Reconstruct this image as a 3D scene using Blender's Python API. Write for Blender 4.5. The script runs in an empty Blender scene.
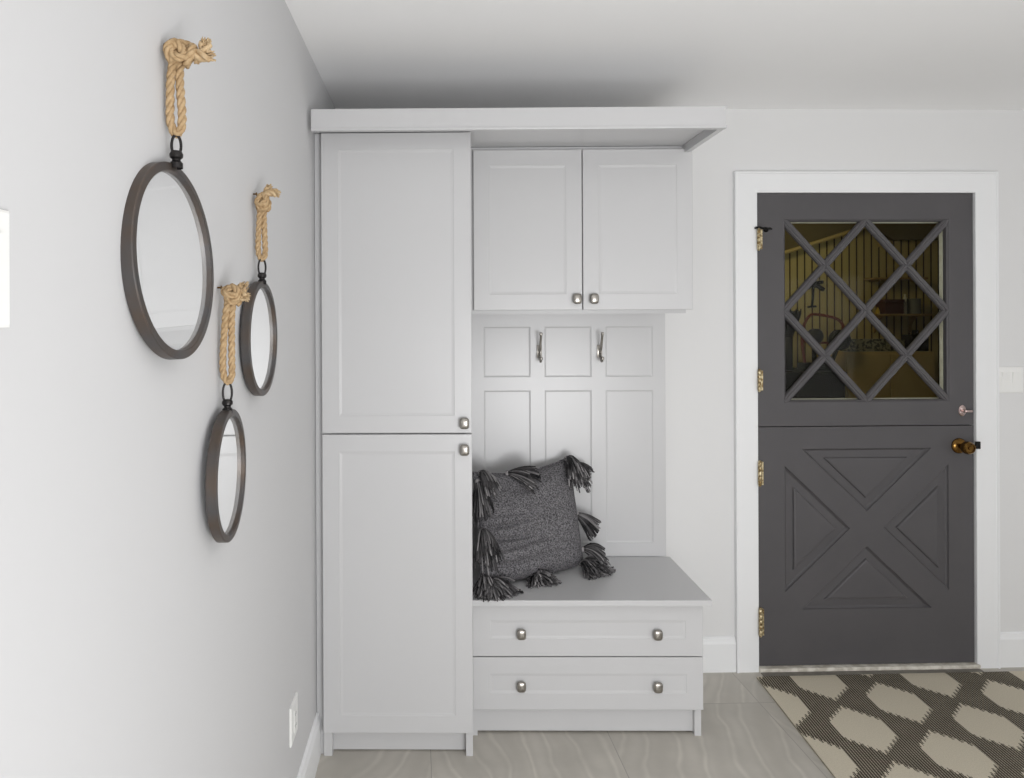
import bpy, bmesh, math, random
from math import sin, cos, tan, pi, atan, radians, sqrt
from mathutils import Vector, Matrix, noise
from mathutils.geometry import tessellate_polygon

random.seed(7)
SC = bpy.context.scene
COL = SC.collection

# ------------------------------------------------------------------ helpers
def lin(r, g, b):
    f = lambda c: (c/255/12.92) if c/255 <= .04045 else ((c/255+.055)/1.055)**2.4
    return (f(r), f(g), f(b), 1)

def link(name, bm, mat, parent=None, smooth=False, M=None, angle=None):
    me = bpy.data.meshes.new(name)
    bmesh.ops.recalc_face_normals(bm, faces=bm.faces)
    bm.to_mesh(me); bm.free()
    if smooth:
        for p in me.polygons: p.use_smooth = True
        if angle: me.set_sharp_from_angle(angle=radians(angle))
    me.materials.append(mat)
    o = bpy.data.objects.new(name, me); COL.objects.link(o)
    if parent: o.parent = parent
    if M is not None: o.matrix_local = M
    return o

def empty(name, loc=(0, 0, 0), parent=None, M=None):
    o = bpy.data.objects.new(name, None); COL.objects.link(o)
    o.empty_display_size = .05
    if parent: o.parent = parent
    if M is not None: o.matrix_local = M
    else: o.location = loc
    return o

def tag(o, label=None, cat=None, group=None, kind=None):
    if label: o['label'] = label
    if cat: o['category'] = cat
    if group: o['group'] = group
    if kind: o['kind'] = kind
    return o

def copy_tree(o, parent=None):
    c = o.copy(); COL.objects.link(c)
    if parent: c.parent = parent
    for ch in list(o.children): copy_tree(ch, c)
    return c

def quad(bm, *pts):
    return bm.faces.new([bm.verts.new(p) for p in pts])

def box(bm, x0, x1, y0, y1, z0, z1, bev=0.0, yb=None):
    """axis box; yb(x) overrides the back y"""
    f = (lambda x: y1) if yb is None else yb
    v = [bm.verts.new(p) for p in ((x0, y0, z0), (x1, y0, z0), (x1, f(x1), z0), (x0, f(x0), z0),
                                   (x0, y0, z1), (x1, y0, z1), (x1, f(x1), z1), (x0, f(x0), z1))]
    fs = [bm.faces.new([v[i] for i in q]) for q in ((0, 3, 2, 1), (4, 5, 6, 7), (0, 1, 5, 4), (1, 2, 6, 5), (2, 3, 7, 6), (3, 0, 4, 7))]
    if bev > 0:
        es = list({e for q in fs for e in q.edges})
        bmesh.ops.bevel(bm, geom=es, offset=bev, segments=2, profile=.5, affect='EDGES')

def newbox(*a, **k):
    bm = bmesh.new(); box(bm, *a, **k); return bm

def frames(pts, closed=False):
    n = len(pts); T = []
    for i in range(n):
        a = pts[(i-1) % n] if (closed or i > 0) else pts[i]
        b = pts[(i+1) % n] if (closed or i < n-1) else pts[i]
        T.append((b-a).normalized())
    u = T[0].cross(Vector((.31, .47, .83))).normalized()
    U = []
    for t in T:
        u = (u - t*u.dot(t)).normalized(); U.append(u.copy())
    return T, U

def tube(bm, pts, r, n=10, closed=False, caps=True):
    pts = [Vector(p) for p in pts]; m = len(pts)
    R = r if isinstance(r, (list, tuple)) else [r]*m
    T, U = frames(pts, closed)
    rings = []
    for p, t, u, rr in zip(pts, T, U, R):
        w = t.cross(u)
        rings.append([bm.verts.new(p + (u*cos(2*pi*k/n) + w*sin(2*pi*k/n))*rr) for k in range(n)])
    for i in range(m if closed else m-1):
        a, b = rings[i], rings[(i+1) % m]
        sh = 0
        if closed and i == m-1:
            d = [(a[0].co-q.co).length for q in b]; sh = d.index(min(d))
        for k in range(n):
            bm.faces.new((a[k], a[(k+1) % n], b[(k+1+sh) % n], b[(k+sh) % n]))
    if caps and not closed:
        bm.faces.new(rings[0][::-1]); bm.faces.new(rings[-1])

def lathe(bm, prof, n=32, M=None, closed=False):
    """prof: (radius, height) about +Z, placed with M"""
    M = M or Matrix()
    rings = []
    for r, h in prof:
        if r < 1e-6: rings.append([bm.verts.new(M @ Vector((0, 0, h)))])
        else: rings.append([bm.verts.new(M @ Vector((r*cos(2*pi*k/n), r*sin(2*pi*k/n), h))) for k in range(n)])
    seq = list(zip(rings, rings[1:]))
    if closed: seq.append((rings[-1], rings[0]))
    for a, b in seq:
        for k in range(n):
            k2 = (k+1) % n
            if len(a) == 1: bm.faces.new((a[0], b[k], b[k2]))
            elif len(b) == 1: bm.faces.new((a[k], b[0], a[k2]))
            else: bm.faces.new((a[k], a[k2], b[k2], b[k]))

def catmull(P, sub=8, closed=False):
    P = [Vector(p) for p in P]; n = len(P); out = []
    for i in range(n if closed else n-1):
        if closed: a, b, c, d = P[(i-1) % n], P[i], P[(i+1) % n], P[(i+2) % n]
        else: a, b, c, d = P[max(i-1, 0)], P[i], P[i+1], P[min(i+2, n-1)]
        for k in range(sub):
            t = k/sub
            out.append(.5*((2*b)+(-a+c)*t+(2*a-5*b+4*c-d)*t*t+(-a+3*b-3*c+d)*t**3))
    if not closed: out.append(P[-1].copy())
    return out

def resample(pts, step):
    out = [pts[0].copy()]; acc = 0
    for a, b in zip(pts, pts[1:]):
        L = (b-a).length; d = step-acc
        while d <= L:
            out.append(a.lerp(b, d/L)); d += step
        acc = (acc+L) % step
    out.append(pts[-1].copy()); return out

def rope(bm, ctrl, r, pitch=None, strands=3, sub=10, flare=0):
    """laid rope: three strands twisted round the path"""
    pitch = pitch or r*6.5
    pts = resample(catmull(ctrl, sub), r*.55)
    T, U = frames(pts)
    L = [0]
    for a, b in zip(pts, pts[1:]): L.append(L[-1]+(b-a).length)
    for s in range(strands):
        q = []; rad = []
        for p, t, u, l in zip(pts, T, U, L):
            w = t.cross(u); a = 2*pi*(l/pitch + s/strands)
            k = 1.0
            if flare and L[-1]-l < flare: k = 1 + .9*(1-(L[-1]-l)/flare)
            q.append(p + (u*cos(a)+w*sin(a))*r*.52*k); rad.append(r*.56)
        tube(bm, q, rad, n=7)

def ring_face(bm, lo, hi, prev):
    n = len(lo)
    for k in range(n):
        bm.faces.new((prev[k], prev[(k+1) % n], lo[(k+1) % n], lo[k]))

def rect_ring(bm, x0, x1, z0, z1, y):
    return [bm.verts.new(p) for p in ((x0, y, z0), (x1, y, z0), (x1, y, z1), (x0, y, z1))]

def shaker(x0, x1, z0, z1, yf, t=.02, ins=.06, rec=.0025, slope=.010, bm=None):
    """slab door/drawer front with a softly recessed middle panel, face at y = yf"""
    bm = bm or bmesh.new(); e = .0015
    rs = [rect_ring(bm, x0, x1, z0, z1, yf+t), rect_ring(bm, x0, x1, z0, z1, yf+e),
          rect_ring(bm, x0+e, x1-e, z0+e, z1-e, yf),
          rect_ring(bm, x0+ins, x1-ins, z0+ins, z1-ins, yf),
          rect_ring(bm, x0+ins+.001, x1-ins-.001, z0+ins+.001, z1-ins-.001, yf+.0012),
          rect_ring(bm, x0+ins+slope, x1-ins-slope, z0+ins+slope, z1-ins-slope, yf+rec)]
    for a, b in zip(rs, rs[1:]): ring_face(bm, b, None, a)
    bm.faces.new(rs[-1]); bm.faces.new(rs[0][::-1])
    return bm

def inset_poly(P, d):
    """inset a counter-clockwise 2d polygon"""
    n = len(P); out = []
    for i in range(n):
        a, b, c = Vector(P[i-1]), Vector(P[i]), Vector(P[(i+1) % n])
        d1 = (b-a).normalized(); d2 = (c-b).normalized()
        n1 = Vector((-d1.y, d1.x)); n2 = Vector((-d2.y, d2.x))
        m = (n1+n2); m = m/m.length_squared*2
        out.append(tuple(b+m*d))
    return out

# ------------------------------------------------------------------ materials
def mat(name, col, rough=.5, metal=0, spec=.5, noise_amt=0, noise_scale=20, col2=None, bump=0, bump_scale=200, coords='Object'):
    m = bpy.data.materials.new(name); m.use_nodes = True
    nt = m.node_tree; b = nt.nodes['Principled BSDF']
    b.inputs['Base Color'].default_value = col
    b.inputs['Roughness'].default_value = rough
    b.inputs['Metallic'].default_value = metal
    b.inputs['Specular IOR Level'].default_value = spec
    tc = nt.nodes.new('ShaderNodeTexCoord')
    if col2 is not None:
        n = nt.nodes.new('ShaderNodeTexNoise'); n.inputs['Scale'].default_value = noise_scale; n.inputs['Detail'].default_value = 6
        r = nt.nodes.new('ShaderNodeValToRGB')
        r.color_ramp.elements[0].color = col; r.color_ramp.elements[1].color = col2
        r.color_ramp.elements[0].position = .5-noise_amt; r.color_ramp.elements[1].position = .5+noise_amt
        nt.links.new(tc.outputs[coords], n.inputs['Vector']); nt.links.new(n.outputs['Fac'], r.inputs['Fac'])
        nt.links.new(r.outputs['Color'], b.inputs['Base Color'])
    if bump:
        n = nt.nodes.new('ShaderNodeTexNoise'); n.inputs['Scale'].default_value = bump_scale; n.inputs['Detail'].default_value = 3
        bp = nt.nodes.new('ShaderNodeBump'); bp.inputs['Strength'].default_value = bump; bp.inputs['Distance'].default_value = .002
        nt.links.new(tc.outputs[coords], n.inputs['Vector']); nt.links.new(n.outputs['Fac'], bp.inputs['Height'])
        nt.links.new(bp.outputs['Normal'], b.inputs['Normal'])
    return m

M_WALL = mat('wall_paint', lin(224, 224, 224), .75, spec=.3, bump=.05, bump_scale=350)
M_CEIL = mat('ceiling_paint', lin(248, 248, 248), .8, spec=.2, bump=.05, bump_scale=250)
M_TRIM = mat('trim_paint', lin(236, 237, 238), .4, spec=.4)
M_CAB = mat('cabinet_paint', lin(198, 198, 199), .3, spec=.55)
M_CABIN = mat('cabinet_inside', lin(150, 150, 150), .6)
M_PLATE = mat('white_plastic', lin(238, 238, 236), .3)
M_DOOR = mat('door_paint', lin(84, 82, 84), .48, spec=.4, noise_amt=.3, noise_scale=5, col2=lin(79, 77, 79), bump=.08, bump_scale=60)
M_NICKEL = mat('brushed_nickel', lin(176, 172, 166), .28, 1, noise_amt=.2, noise_scale=60, col2=lin(150, 146, 140))
M_BRASS = mat('aged_brass', lin(140, 106, 56), .2, 1, noise_amt=.2, noise_scale=50, col2=lin(84, 60, 32))
M_HINGE = mat('worn_brass_hinge', lin(214, 200, 164), .35, .7, noise_amt=.10, noise_scale=90, col2=lin(130, 106, 66))
M_CHROME = mat('rose_chrome', lin(200, 180, 176), .15, 1)
M_BLACK = mat('black_iron', lin(22, 21, 21), .45, .6)
M_FRAME = mat('dark_patina_metal', lin(86, 85, 86), .45, .6, noise_amt=.18, noise_scale=16, col2=lin(92, 80, 71), bump=.15, bump_scale=120)
M_IRON = mat('dark_iron_ring', lin(52, 50, 50), .4, .8)
M_ROPE = mat('jute_rope', lin(196, 170, 134), .9, spec=.15, noise_amt=.22, noise_scale=120, col2=lin(160, 132, 97), bump=.5, bump_scale=900)
M_ROPE2 = mat('jute_fray', lin(206, 184, 150), .9, spec=.15, noise_amt=.22, noise_scale=120, col2=lin(172, 144, 108), bump=.5, bump_scale=900)
M_WOOL = mat('charcoal_wool', lin(60, 59, 61), .95, spec=.1, noise_amt=.15, noise_scale=190, col2=lin(132, 130, 133), bump=.8, bump_scale=420)
M_YARN = mat('charcoal_yarn', lin(38, 37, 39), .95, spec=.1, noise_amt=.16, noise_scale=16, col2=lin(128, 126, 127))
M_WORN = mat('worn_threshold', lin(186, 180, 168), .7, noise_amt=.10, noise_scale=26, col2=lin(218, 214, 204))
M_SILL = mat('grey_sill_strip', lin(126, 122, 114), .6, noise_amt=.2, noise_scale=30, col2=lin(108, 104, 97))
M_BEAD = mat('pale_wood_bead', lin(240, 237, 230), .5, noise_amt=.2, noise_scale=30, col2=lin(222, 216, 206))

def yarn():
    nt = M_YARN.node_tree; g = NG(nt); at = nt.nodes.new('ShaderNodeVertexColor'); at.layer_name = 'shade'
    b = nt.nodes['Principled BSDF']; src = b.inputs['Base Color'].links[0].from_socket
    mx = g.mix(at.outputs['Color'], lin(28, 27, 29), lin(172, 169, 170))
    nt.links.new(g.mix(.35, mx, src), b.inputs['Base Color'])

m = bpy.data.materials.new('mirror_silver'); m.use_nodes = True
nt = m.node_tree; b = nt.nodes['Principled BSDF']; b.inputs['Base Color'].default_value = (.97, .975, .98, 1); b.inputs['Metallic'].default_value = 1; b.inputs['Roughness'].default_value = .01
df = nt.nodes.new('ShaderNodeBsdfDiffuse'); df.inputs[0].default_value = (.93, .94, .95, 1); mx = nt.nodes.new('ShaderNodeMixShader'); mx.inputs[0].default_value = .25   # white diffuse haze mixed in so the reflections look brighter
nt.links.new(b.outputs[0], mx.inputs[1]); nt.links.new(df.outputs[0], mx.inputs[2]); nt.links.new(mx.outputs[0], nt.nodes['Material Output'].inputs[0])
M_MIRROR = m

m = bpy.data.materials.new('window_glass'); m.use_nodes = True; nt = m.node_tree; nt.nodes.clear()
o_ = nt.nodes.new('ShaderNodeOutputMaterial'); mx = nt.nodes.new('ShaderNodeMixShader'); mx.inputs[0].default_value = .005
tr = nt.nodes.new('ShaderNodeBsdfTransparent'); tr.inputs[0].default_value = (.93, .94, .9, 1); gl = nt.nodes.new('ShaderNodeBsdfGlossy'); gl.inputs['Roughness'].default_value = .02
nt.links.new(tr.outputs[0], mx.inputs[1]); nt.links.new(gl.outputs[0], mx.inputs[2]); nt.links.new(mx.outputs[0], o_.inputs[0])
M_GLASS = m

class NG:
    """tiny math-node writer"""
    def __init__(s, nt): s.nt = nt
    def v(s, sock, x):
        if isinstance(x, (int, float)): sock.default_value = x
        else: s.nt.links.new(x, sock)
    def m(s, op, a, b=0.0, c=0.0):
        n = s.nt.nodes.new('ShaderNodeMath'); n.operation = op
        s.v(n.inputs[0], a); s.v(n.inputs[1], b); s.v(n.inputs[2], c)
        return n.outputs[0]
    def mix(s, fac, a, b):
        n = s.nt.nodes.new('ShaderNodeMix'); n.data_type = 'RGBA'
        s.v(n.inputs[0], fac)
        for k, x in ((6, a), (7, b)):
            if isinstance(x, tuple): n.inputs[k].default_value = x
            else: s.nt.links.new(x, n.inputs[k])
        return n.outputs[2]

def floor_material():
    m = bpy.data.materials.new('veined_grey_tile'); m.use_nodes = True; nt = m.node_tree; g = NG(nt); b = nt.nodes['Principled BSDF']
    tc = nt.nodes.new('ShaderNodeTexCoord'); sp = nt.nodes.new('ShaderNodeSeparateXYZ'); nt.links.new(tc.outputs['Object'], sp.inputs[0])
    TU, TV = .66, .66
    uu = g.m('DIVIDE', g.m('ADD', sp.outputs[0], .012+10*TU), TU); row = g.m('FLOOR', uu)
    vv = g.m('DIVIDE', g.m('ADD', sp.outputs[1], .262+20*TV), TV)
    vv = g.m('ADD', vv, g.m('MULTIPLY', g.m('MODULO', g.m('ADD', row, 1.0), 2.0), 0.0)); cel = g.m('FLOOR', vv)
    fu = g.m('FRACT', uu); fv = g.m('FRACT', vv)
    gw = .0022
    eu = g.m('MINIMUM', fu, g.m('SUBTRACT', 1.0, fu)); ev = g.m('MINIMUM', fv, g.m('SUBTRACT', 1.0, fv))
    grout = g.m('LESS_THAN', g.m('MINIMUM', eu, ev), gw)
    cb = nt.nodes.new('ShaderNodeCombineXYZ'); nt.links.new(row, cb.inputs[0]); nt.links.new(cel, cb.inputs[1])
    wn = nt.nodes.new('ShaderNodeTexWhiteNoise'); nt.links.new(cb.outputs[0], wn.inputs['Vector'])
    off = nt.nodes.new('ShaderNodeVectorMath'); off.operation = 'MULTIPLY_ADD'; nt.links.new(wn.outputs['Color'], off.inputs[0]); off.inputs[1].default_value = (7, 7, 7); nt.links.new(tc.outputs['Object'], off.inputs[2])
    rot = nt.nodes.new('ShaderNodeVectorRotate'); rot.rotation_type = 'Z_AXIS'; nt.links.new(off.outputs[0], rot.inputs['Vector'])
    nt.links.new(g.m('MULTIPLY_ADD', wn.outputs['Value'], 1.6, -.5), rot.inputs['Angle'])
    wv = nt.nodes.new('ShaderNodeTexWave'); wv.inputs['Scale'].default_value = 1.5; wv.inputs['Distortion'].default_value = 7; wv.inputs['Detail'].default_value = 3; wv.inputs['Detail Scale'].default_value = .9; wv.inputs['Detail Roughness'].default_value = .45
    nt.links.new(rot.outputs[0], wv.inputs['Vector'])
    r = nt.nodes.new('ShaderNodeValToRGB'); e = r.color_ramp.elements; r.color_ramp.interpolation = 'B_SPLINE'
    e[0].position = 0; e[0].color = lin(191, 186, 177); e[1].position = 1; e[1].color = lin(206, 201, 192)
    for p, c in ((.25, lin(202, 197, 188)), (.45, lin(188, 183, 174)), (.6, lin(224, 219, 209)), (.78, lin(184, 179, 170))):
        q = e.new(p); q.color = c
    nt.links.new(wv.outputs['Fac'], r.inputs['Fac'])
    n = nt.nodes.new('ShaderNodeTexNoise'); n.inputs['Scale'].default_value = 5; n.inputs['Detail'].default_value = 9; nt.links.new(off.outputs[0], n.inputs['Vector'])
    nr = nt.nodes.new('ShaderNodeMapRange'); nr.inputs[1].default_value = .3; nr.inputs[2].default_value = .7; nt.links.new(n.outputs['Fac'], nr.inputs[0])
    c1 = g.mix(g.m('MULTIPLY_ADD', nr.outputs[0], .7, .05), r.outputs['Color'], lin(172, 168, 160))
    c2 = g.mix(grout, c1, lin(158, 154, 147))
    nt.links.new(c2, b.inputs['Base Color']); b.inputs['Roughness'].default_value = .42; b.inputs['Specular IOR Level'].default_value = .35
    return m

def rug_material():
    m = bpy.data.materials.new('woven_rug'); m.use_nodes = True; nt = m.node_tree; g = NG(nt); b = nt.nodes['Principled BSDF']
    uv = nt.nodes.new('ShaderNodeUVMap'); uv.uv_map = 'UVMap'
    sp = nt.nodes.new('ShaderNodeSeparateXYZ'); nt.links.new(uv.outputs[0], sp.inputs[0]); r_, s_ = sp.outputs[0], sp.outputs[1]
    P, Q, W = .2405, .352, .100
    c = g.m('ROUND', g.m('DIVIDE', r_, P))
    dr = g.m('SUBTRACT', r_, g.m('MULTIPLY', c, P))
    odd = g.m('MODULO', g.m('ADD', c, 10.0), 2.0)
    s0 = g.m('SUBTRACT', s_, g.m('MULTIPLY_ADD', odd, -Q/2, .225))
    ds = g.m('SUBTRACT', s0, g.m('MULTIPLY', g.m('ROUND', g.m('DIVIDE', s0, Q)), Q))
    # every other yarn is carried a little further: saw-tooth outline
    st = .0104
    qd = g.m('MULTIPLY', g.m('ROUND', g.m('DIVIDE', dr, st)), st)
    h = g.m('SUBTRACT', .158, g.m('MULTIPLY', g.m('ABSOLUTE', qd), .95))
    tooth = g.m('MULTIPLY', g.m('GREATER_THAN', g.m('FRACT', g.m('DIVIDE', g.m('ADD', dr, 5.0), st*2)), .5), .016)
    h = g.m('SUBTRACT', h, tooth)
    inside = g.m('MULTIPLY', g.m('LESS_THAN', g.m('ABSOLUTE', ds), h), g.m('LESS_THAN', g.m('ABSOLUTE', dr), W))
    n = nt.nodes.new('ShaderNodeTexNoise'); n.inputs['Scale'].default_value = 260; n.inputs['Detail'].default_value = 4; nt.links.new(uv.outputs[0], n.inputs['Vector'])
    n2 = nt.nodes.new('ShaderNodeTexNoise'); n2.inputs['Scale'].default_value = 12; n2.inputs['Detail'].default_value = 4; nt.links.new(uv.outputs[0], n2.inputs['Vector'])
    cream = g.mix(n.outputs['Fac'], lin(226, 218, 200), lin(180, 171, 152))
    stripe = g.m('GREATER_THAN', g.m('FRACT', g.m('DIVIDE', g.m('ADD', r_, 5.0), .0105)), g.m('MULTIPLY_ADD', n2.outputs['Fac'], .3, .52))
    dash = g.m('GREATER_THAN', g.m('FRACT', g.m('DIVIDE', g.m('ADD', s_, 5.0), .012)), .25)
    dark = g.mix(n.outputs['Fac'], lin(54, 50, 45), lin(86, 80, 71))
    bg = g.mix(g.m('MULTIPLY', stripe, g.m('MULTIPLY_ADD', dash, .35, .5)), dark, lin(176, 168, 150))
    nt.links.new(g.mix(inside, bg, cream), b.inputs['Base Color']); b.inputs['Roughness'].default_value = .95; b.inputs['Specular IOR Level'].default_value = .1
    bp = nt.nodes.new('ShaderNodeBump'); bp.inputs['Strength'].default_value = .5; bp.inputs['Distance'].default_value = .002
    nt.links.new(n.outputs['Fac'], bp.inputs['Height']); nt.links.new(bp.outputs['Normal'], b.inputs['Normal'])
    return m

def panelling_material():
    m = bpy.data.materials.new('garage_panelling'); m.use_nodes = True; nt = m.node_tree; g = NG(nt); b = nt.nodes['Principled BSDF']
    tc = nt.nodes.new('ShaderNodeTexCoord'); sp = nt.nodes.new('ShaderNodeSeparateXYZ'); nt.links.new(tc.outputs['Object'], sp.inputs[0])
    f = g.m('FRACT', g.m('DIVIDE', g.m('ADD', sp.outputs[0], 10.0), .052))
    f2 = g.m('FRACT', g.m('DIVIDE', g.m('ADD', sp.outputs[0], 10.03), .22))
    groove = g.m('MAXIMUM', g.m('LESS_THAN', f, .2), g.m('LESS_THAN', f2, .0))
    n = nt.nodes.new('ShaderNodeTexNoise'); n.inputs['Scale'].default_value = 3; n.inputs['Detail'].default_value = 5; nt.links.new(tc.outputs['Object'], n.inputs['Vector'])
    c = g.mix(n.outputs['Fac'], lin(206, 190, 130), lin(176, 160, 108))
    nt.links.new(g.mix(groove, c, lin(60, 46, 22)), b.inputs['Base Color']); b.inputs['Roughness'].default_value = .6
    return m

yarn()
M_FLOOR = floor_material(); M_RUG = rug_material(); M_PANEL = panelling_material()

# ------------------------------------------------------------------ room
WA = atan(.0366)                                    # the entrance wall runs very slightly off square
P0 = Vector((1.7053, .061, 0))
WM = Matrix.Translation(P0) @ Matrix.Rotation(WA, 4, 'Z')
def wy(x): return .061 + .0366*(x-1.7053)
def wyb(x): return wy(x) - .0015
ZC = 2.45
XL, XR, YF = -.009, 4.3, -5.2
def xl(y): return XL + (-.55-y)*.007            # the mirror wall leans very slightly inward towards the camera

def structure(name, bm, m, M=None, parent=None, smooth=False, angle=None):
    o = link(name, bm, m, parent, smooth, M, angle); o['kind'] = 'structure'; return o

bm = newbox(-2.2, 3.0, -5.6, .12, -.06, 0)
structure('floor', bm, M_FLOOR, WM)
structure('ceiling', newbox(-.2, 4.5, YF-.1, .35, ZC, ZC+.08), M_CEIL)
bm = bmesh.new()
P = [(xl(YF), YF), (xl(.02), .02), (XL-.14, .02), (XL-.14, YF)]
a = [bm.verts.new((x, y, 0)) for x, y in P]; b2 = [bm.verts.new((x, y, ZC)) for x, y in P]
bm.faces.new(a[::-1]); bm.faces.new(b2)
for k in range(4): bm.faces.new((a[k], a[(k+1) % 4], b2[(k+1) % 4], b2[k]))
structure('wall_left', bm, mat('wall_paint_toned_down', lin(205, 205, 206), .8, spec=.2, bump=.05, bump_scale=350))  # same paint as the other walls, greyed to offset the strong light here
structure('wall_right', newbox(XR, XR+.12, YF, .25, 0, ZC), M_WALL)
structure('wall_front', newbox(XL-.12, XR+.12, YF-.12, YF, 0, ZC), M_WALL)
DU0, DU1, DZ0, DZ1 = .110, 1.070, .022, 2.080        # door leaf in the wall's own frame
bm = bmesh.new()
box(bm, -1.76, DU0-.012, 0, .12, 0, ZC); box(bm, DU1+.012, 2.75, 0, .12, 0, ZC); box(bm, DU0-.012, DU1+.012, 0, .12, DZ1+.01, ZC)
structure('wall_back', bm, M_WALL, WM)

def casing():
    bm = bmesh.new(); t = -.019
    u0, u1, z1 = .008, 1.174, 2.174; i0, i1, iz = DU0-.003, DU1+.004, DZ1+.002
    # jambs lining the opening
    box(bm, i0-.008, i0-.0005, -.004, .118, 0, iz); box(bm, i1, i1+.008, -.004, .118, 0, iz); box(bm, i0-.008, i1+.011, -.004, .118, iz, iz+.008)
    def prof(P):   # mitred flat casing with a thin raised outer edge
        rs = []
        for d, y in ((0, 0), (0, t-.003), (.002, t-.005), (.008, t-.005), (.011, t)):
            rs.append([bm.verts.new((x+d*sx, y, z-d*sz)) for x, z, sx, sz in P])
        return rs
    out = [(u0, 0, 1, 0), (u0, z1, 1, 1), (u1, z1, -1, 1), (u1, 0, -1, 0)]
    rs = prof(out)
    rs.append([bm.verts.new(p) for p in ((i0-.002, t, 0), (i0-.002, t, iz+.002), (i1+.002, t, iz+.002), (i1+.002, t, 0))])
    rs.append([bm.verts.new(p) for p in ((i0, t+.002, 0), (i0, t+.002, iz), (i1, t+.002, iz), (i1, t+.002, 0))])
    rs.append([bm.verts.new(p) for p in ((i0, 0, 0), (i0, 0, iz), (i1, 0, iz), (i1, 0, 0))])
    for a, b in zip(rs, rs[1:]):
        for k in range(3): bm.faces.new((a[k], a[k+1], b[k+1], b[k]))
    return bm
structure('trim_1', casing(), M_TRIM, WM)
bm = newbox(DU0-.003, DU1+.011, -.03, .115, 0, .019, bev=.003)
structure('trim_2', bm, M_WORN, WM)
structure('trim_5', newbox(DU0-.003, DU1+.004, -.064, -.031, .0, .006, bev=.002), M_SILL, WM)

def base_prof(bm, a, b, nrm, h=.15, t=.015):
    a, b, nrm = Vector(a), Vector(b), Vector(nrm)
    pr = [(0, 0), (t, 0), (t, h-.028), (t*.75, h-.018), (t*.6, h-.006), (.002, h), (0, h)]
    va = [bm.verts.new(a+nrm*d+Vector((0, 0, z))) for d, z in pr]; vb = [bm.verts.new(b+nrm*d+Vector((0, 0, z))) for d, z in pr]
    n = len(pr)
    for k in range(n): bm.faces.new((va[k], va[(k+1) % n], vb[(k+1) % n], vb[k]))
    bm.faces.new(va); bm.faces.new(vb[::-1])
bm = bmesh.new(); base_prof(bm, (xl(YF), YF, 0), (xl(-.548), -.548, 0), (1, 0, 0)); structure('baseboard_left', bm, M_TRIM)
bm = bmesh.new(); base_prof(bm, (-.31, 0, 0), (.007, 0, 0), (0, -1, 0)); structure('baseboard_back', bm, M_TRIM, WM)
bm = bmesh.new(); base_prof(bm, (1.175, 0, 0), (2.6, 0, 0), (0, -1, 0)); structure('baseboard_back_right', bm, M_TRIM, WM)
bm = bmesh.new(); base_prof(bm, (XR, YF, 0), (XR, .1, 0), (-1, 0, 0)); structure('baseboard_right', bm, M_TRIM)

# ------------------------------------------------------------------ dutch door
door = empty('door_1', M=WM); door['kind'] = 'structure'
SPL = 1.063
VF = -.006                                            # leaf face, just behind the wall face
LT = .042
def slab_with_holes(bm, outer, holes, yf, yb):
    """front face with holes, rim and back; returns the hole rings at the front"""
    loops = [[Vector((x, z, 0)) for x, z in outer]] + [[Vector((x, z, 0)) for x, z in h] for h in holes]
    flat = [p for l in loops for p in l]
    vs = [bm.verts.new((p.x, yf, p.y)) for p in flat]
    for t in tessellate_polygon(loops):
        try: bm.faces.new([vs[i] for i in t])
        except ValueError: pass
    n = len(outer)
    back = [bm.verts.new((x, yb, z)) for x, z in outer]
    for k in range(n): bm.faces.new((vs[k], vs[(k+1) % n], back[(k+1) % n], back[k]))
    rings = []; i = n
    for h in holes: rings.append(vs[i:i+len(h)]); i += len(h)
    return rings, back

def ccw(P):
    a = sum(P[i-1][0]*P[i][1]-P[i][0]*P[i-1][1] for i in range(len(P)))
    return P if a > 0 else P[::-1]

# lower leaf: crossbuck with four raised triangles
tris = [((.304, .965), (.881, .965), (.5925, .690)), ((.229, .892), (.519, .616), (.229, .340)),
        ((.958, .892), (.958, .340), (.668, .616)), ((.304, .264), (.881, .264), (.5925, .537))]
bm = bmesh.new()
outer = [(DU0, DZ0), (DU1, DZ0), (DU1, SPL-.002), (DU0, SPL-.002)]
holes = [ccw(list(t)) for t in tris]
rings, back = slab_with_holes(bm, outer, holes, VF, VF+LT)
bm.faces.new(back)
def put(P, y): return [bm.verts.new((x, y, z)) for x, z in P]
for H, R in zip(holes, rings):
    prev = R
    for d, y in ((.003, .007), (.010, .013), (.040, .012), (.0435, .0045), (.050, .003)):
        cur = put(inset_poly(H, d), VF+y); ring_face(bm, cur, None, prev); prev = cur
    bm.faces.new(prev)
lower = link('lower_leaf', bm, M_DOOR, door)

# upper leaf: glazed frame
WU0, WU1, WZ0, WZ1 = .228, .968, 1.166, 1.970
bm = bmesh.new()
outer = [(DU0, SPL+.002), (DU1, SPL+.002), (DU1, DZ1), (DU0, DZ1)]
wh = [(WU0, WZ0), (WU1, WZ0), (WU1, WZ1), (WU0, WZ1)]
rings, back = slab_with_holes(bm, outer, [wh], VF, VF+LT)
prev = rings[0]
for d, y in ((.003, .001), (.007, .006), (.010, .008), (.012, .022)):
    cur = put(inset_poly(wh, d), VF+y); ring_face(bm, cur, None, prev); prev = cur
mid = put(inset_poly(wh, .012), VF+LT); ring_face(bm, mid, None, prev)
ring_face(bm, mid, None, back)
upper = link('upper_leaf', bm, M_DOOR, door)
bm = bmesh.new(); box(bm, WU0+.008, WU1-.008, VF+.024, VF+.027, WZ0+.008, WZ1-.008)
link('glass_pane', bm, M_GLASS, upper)
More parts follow.
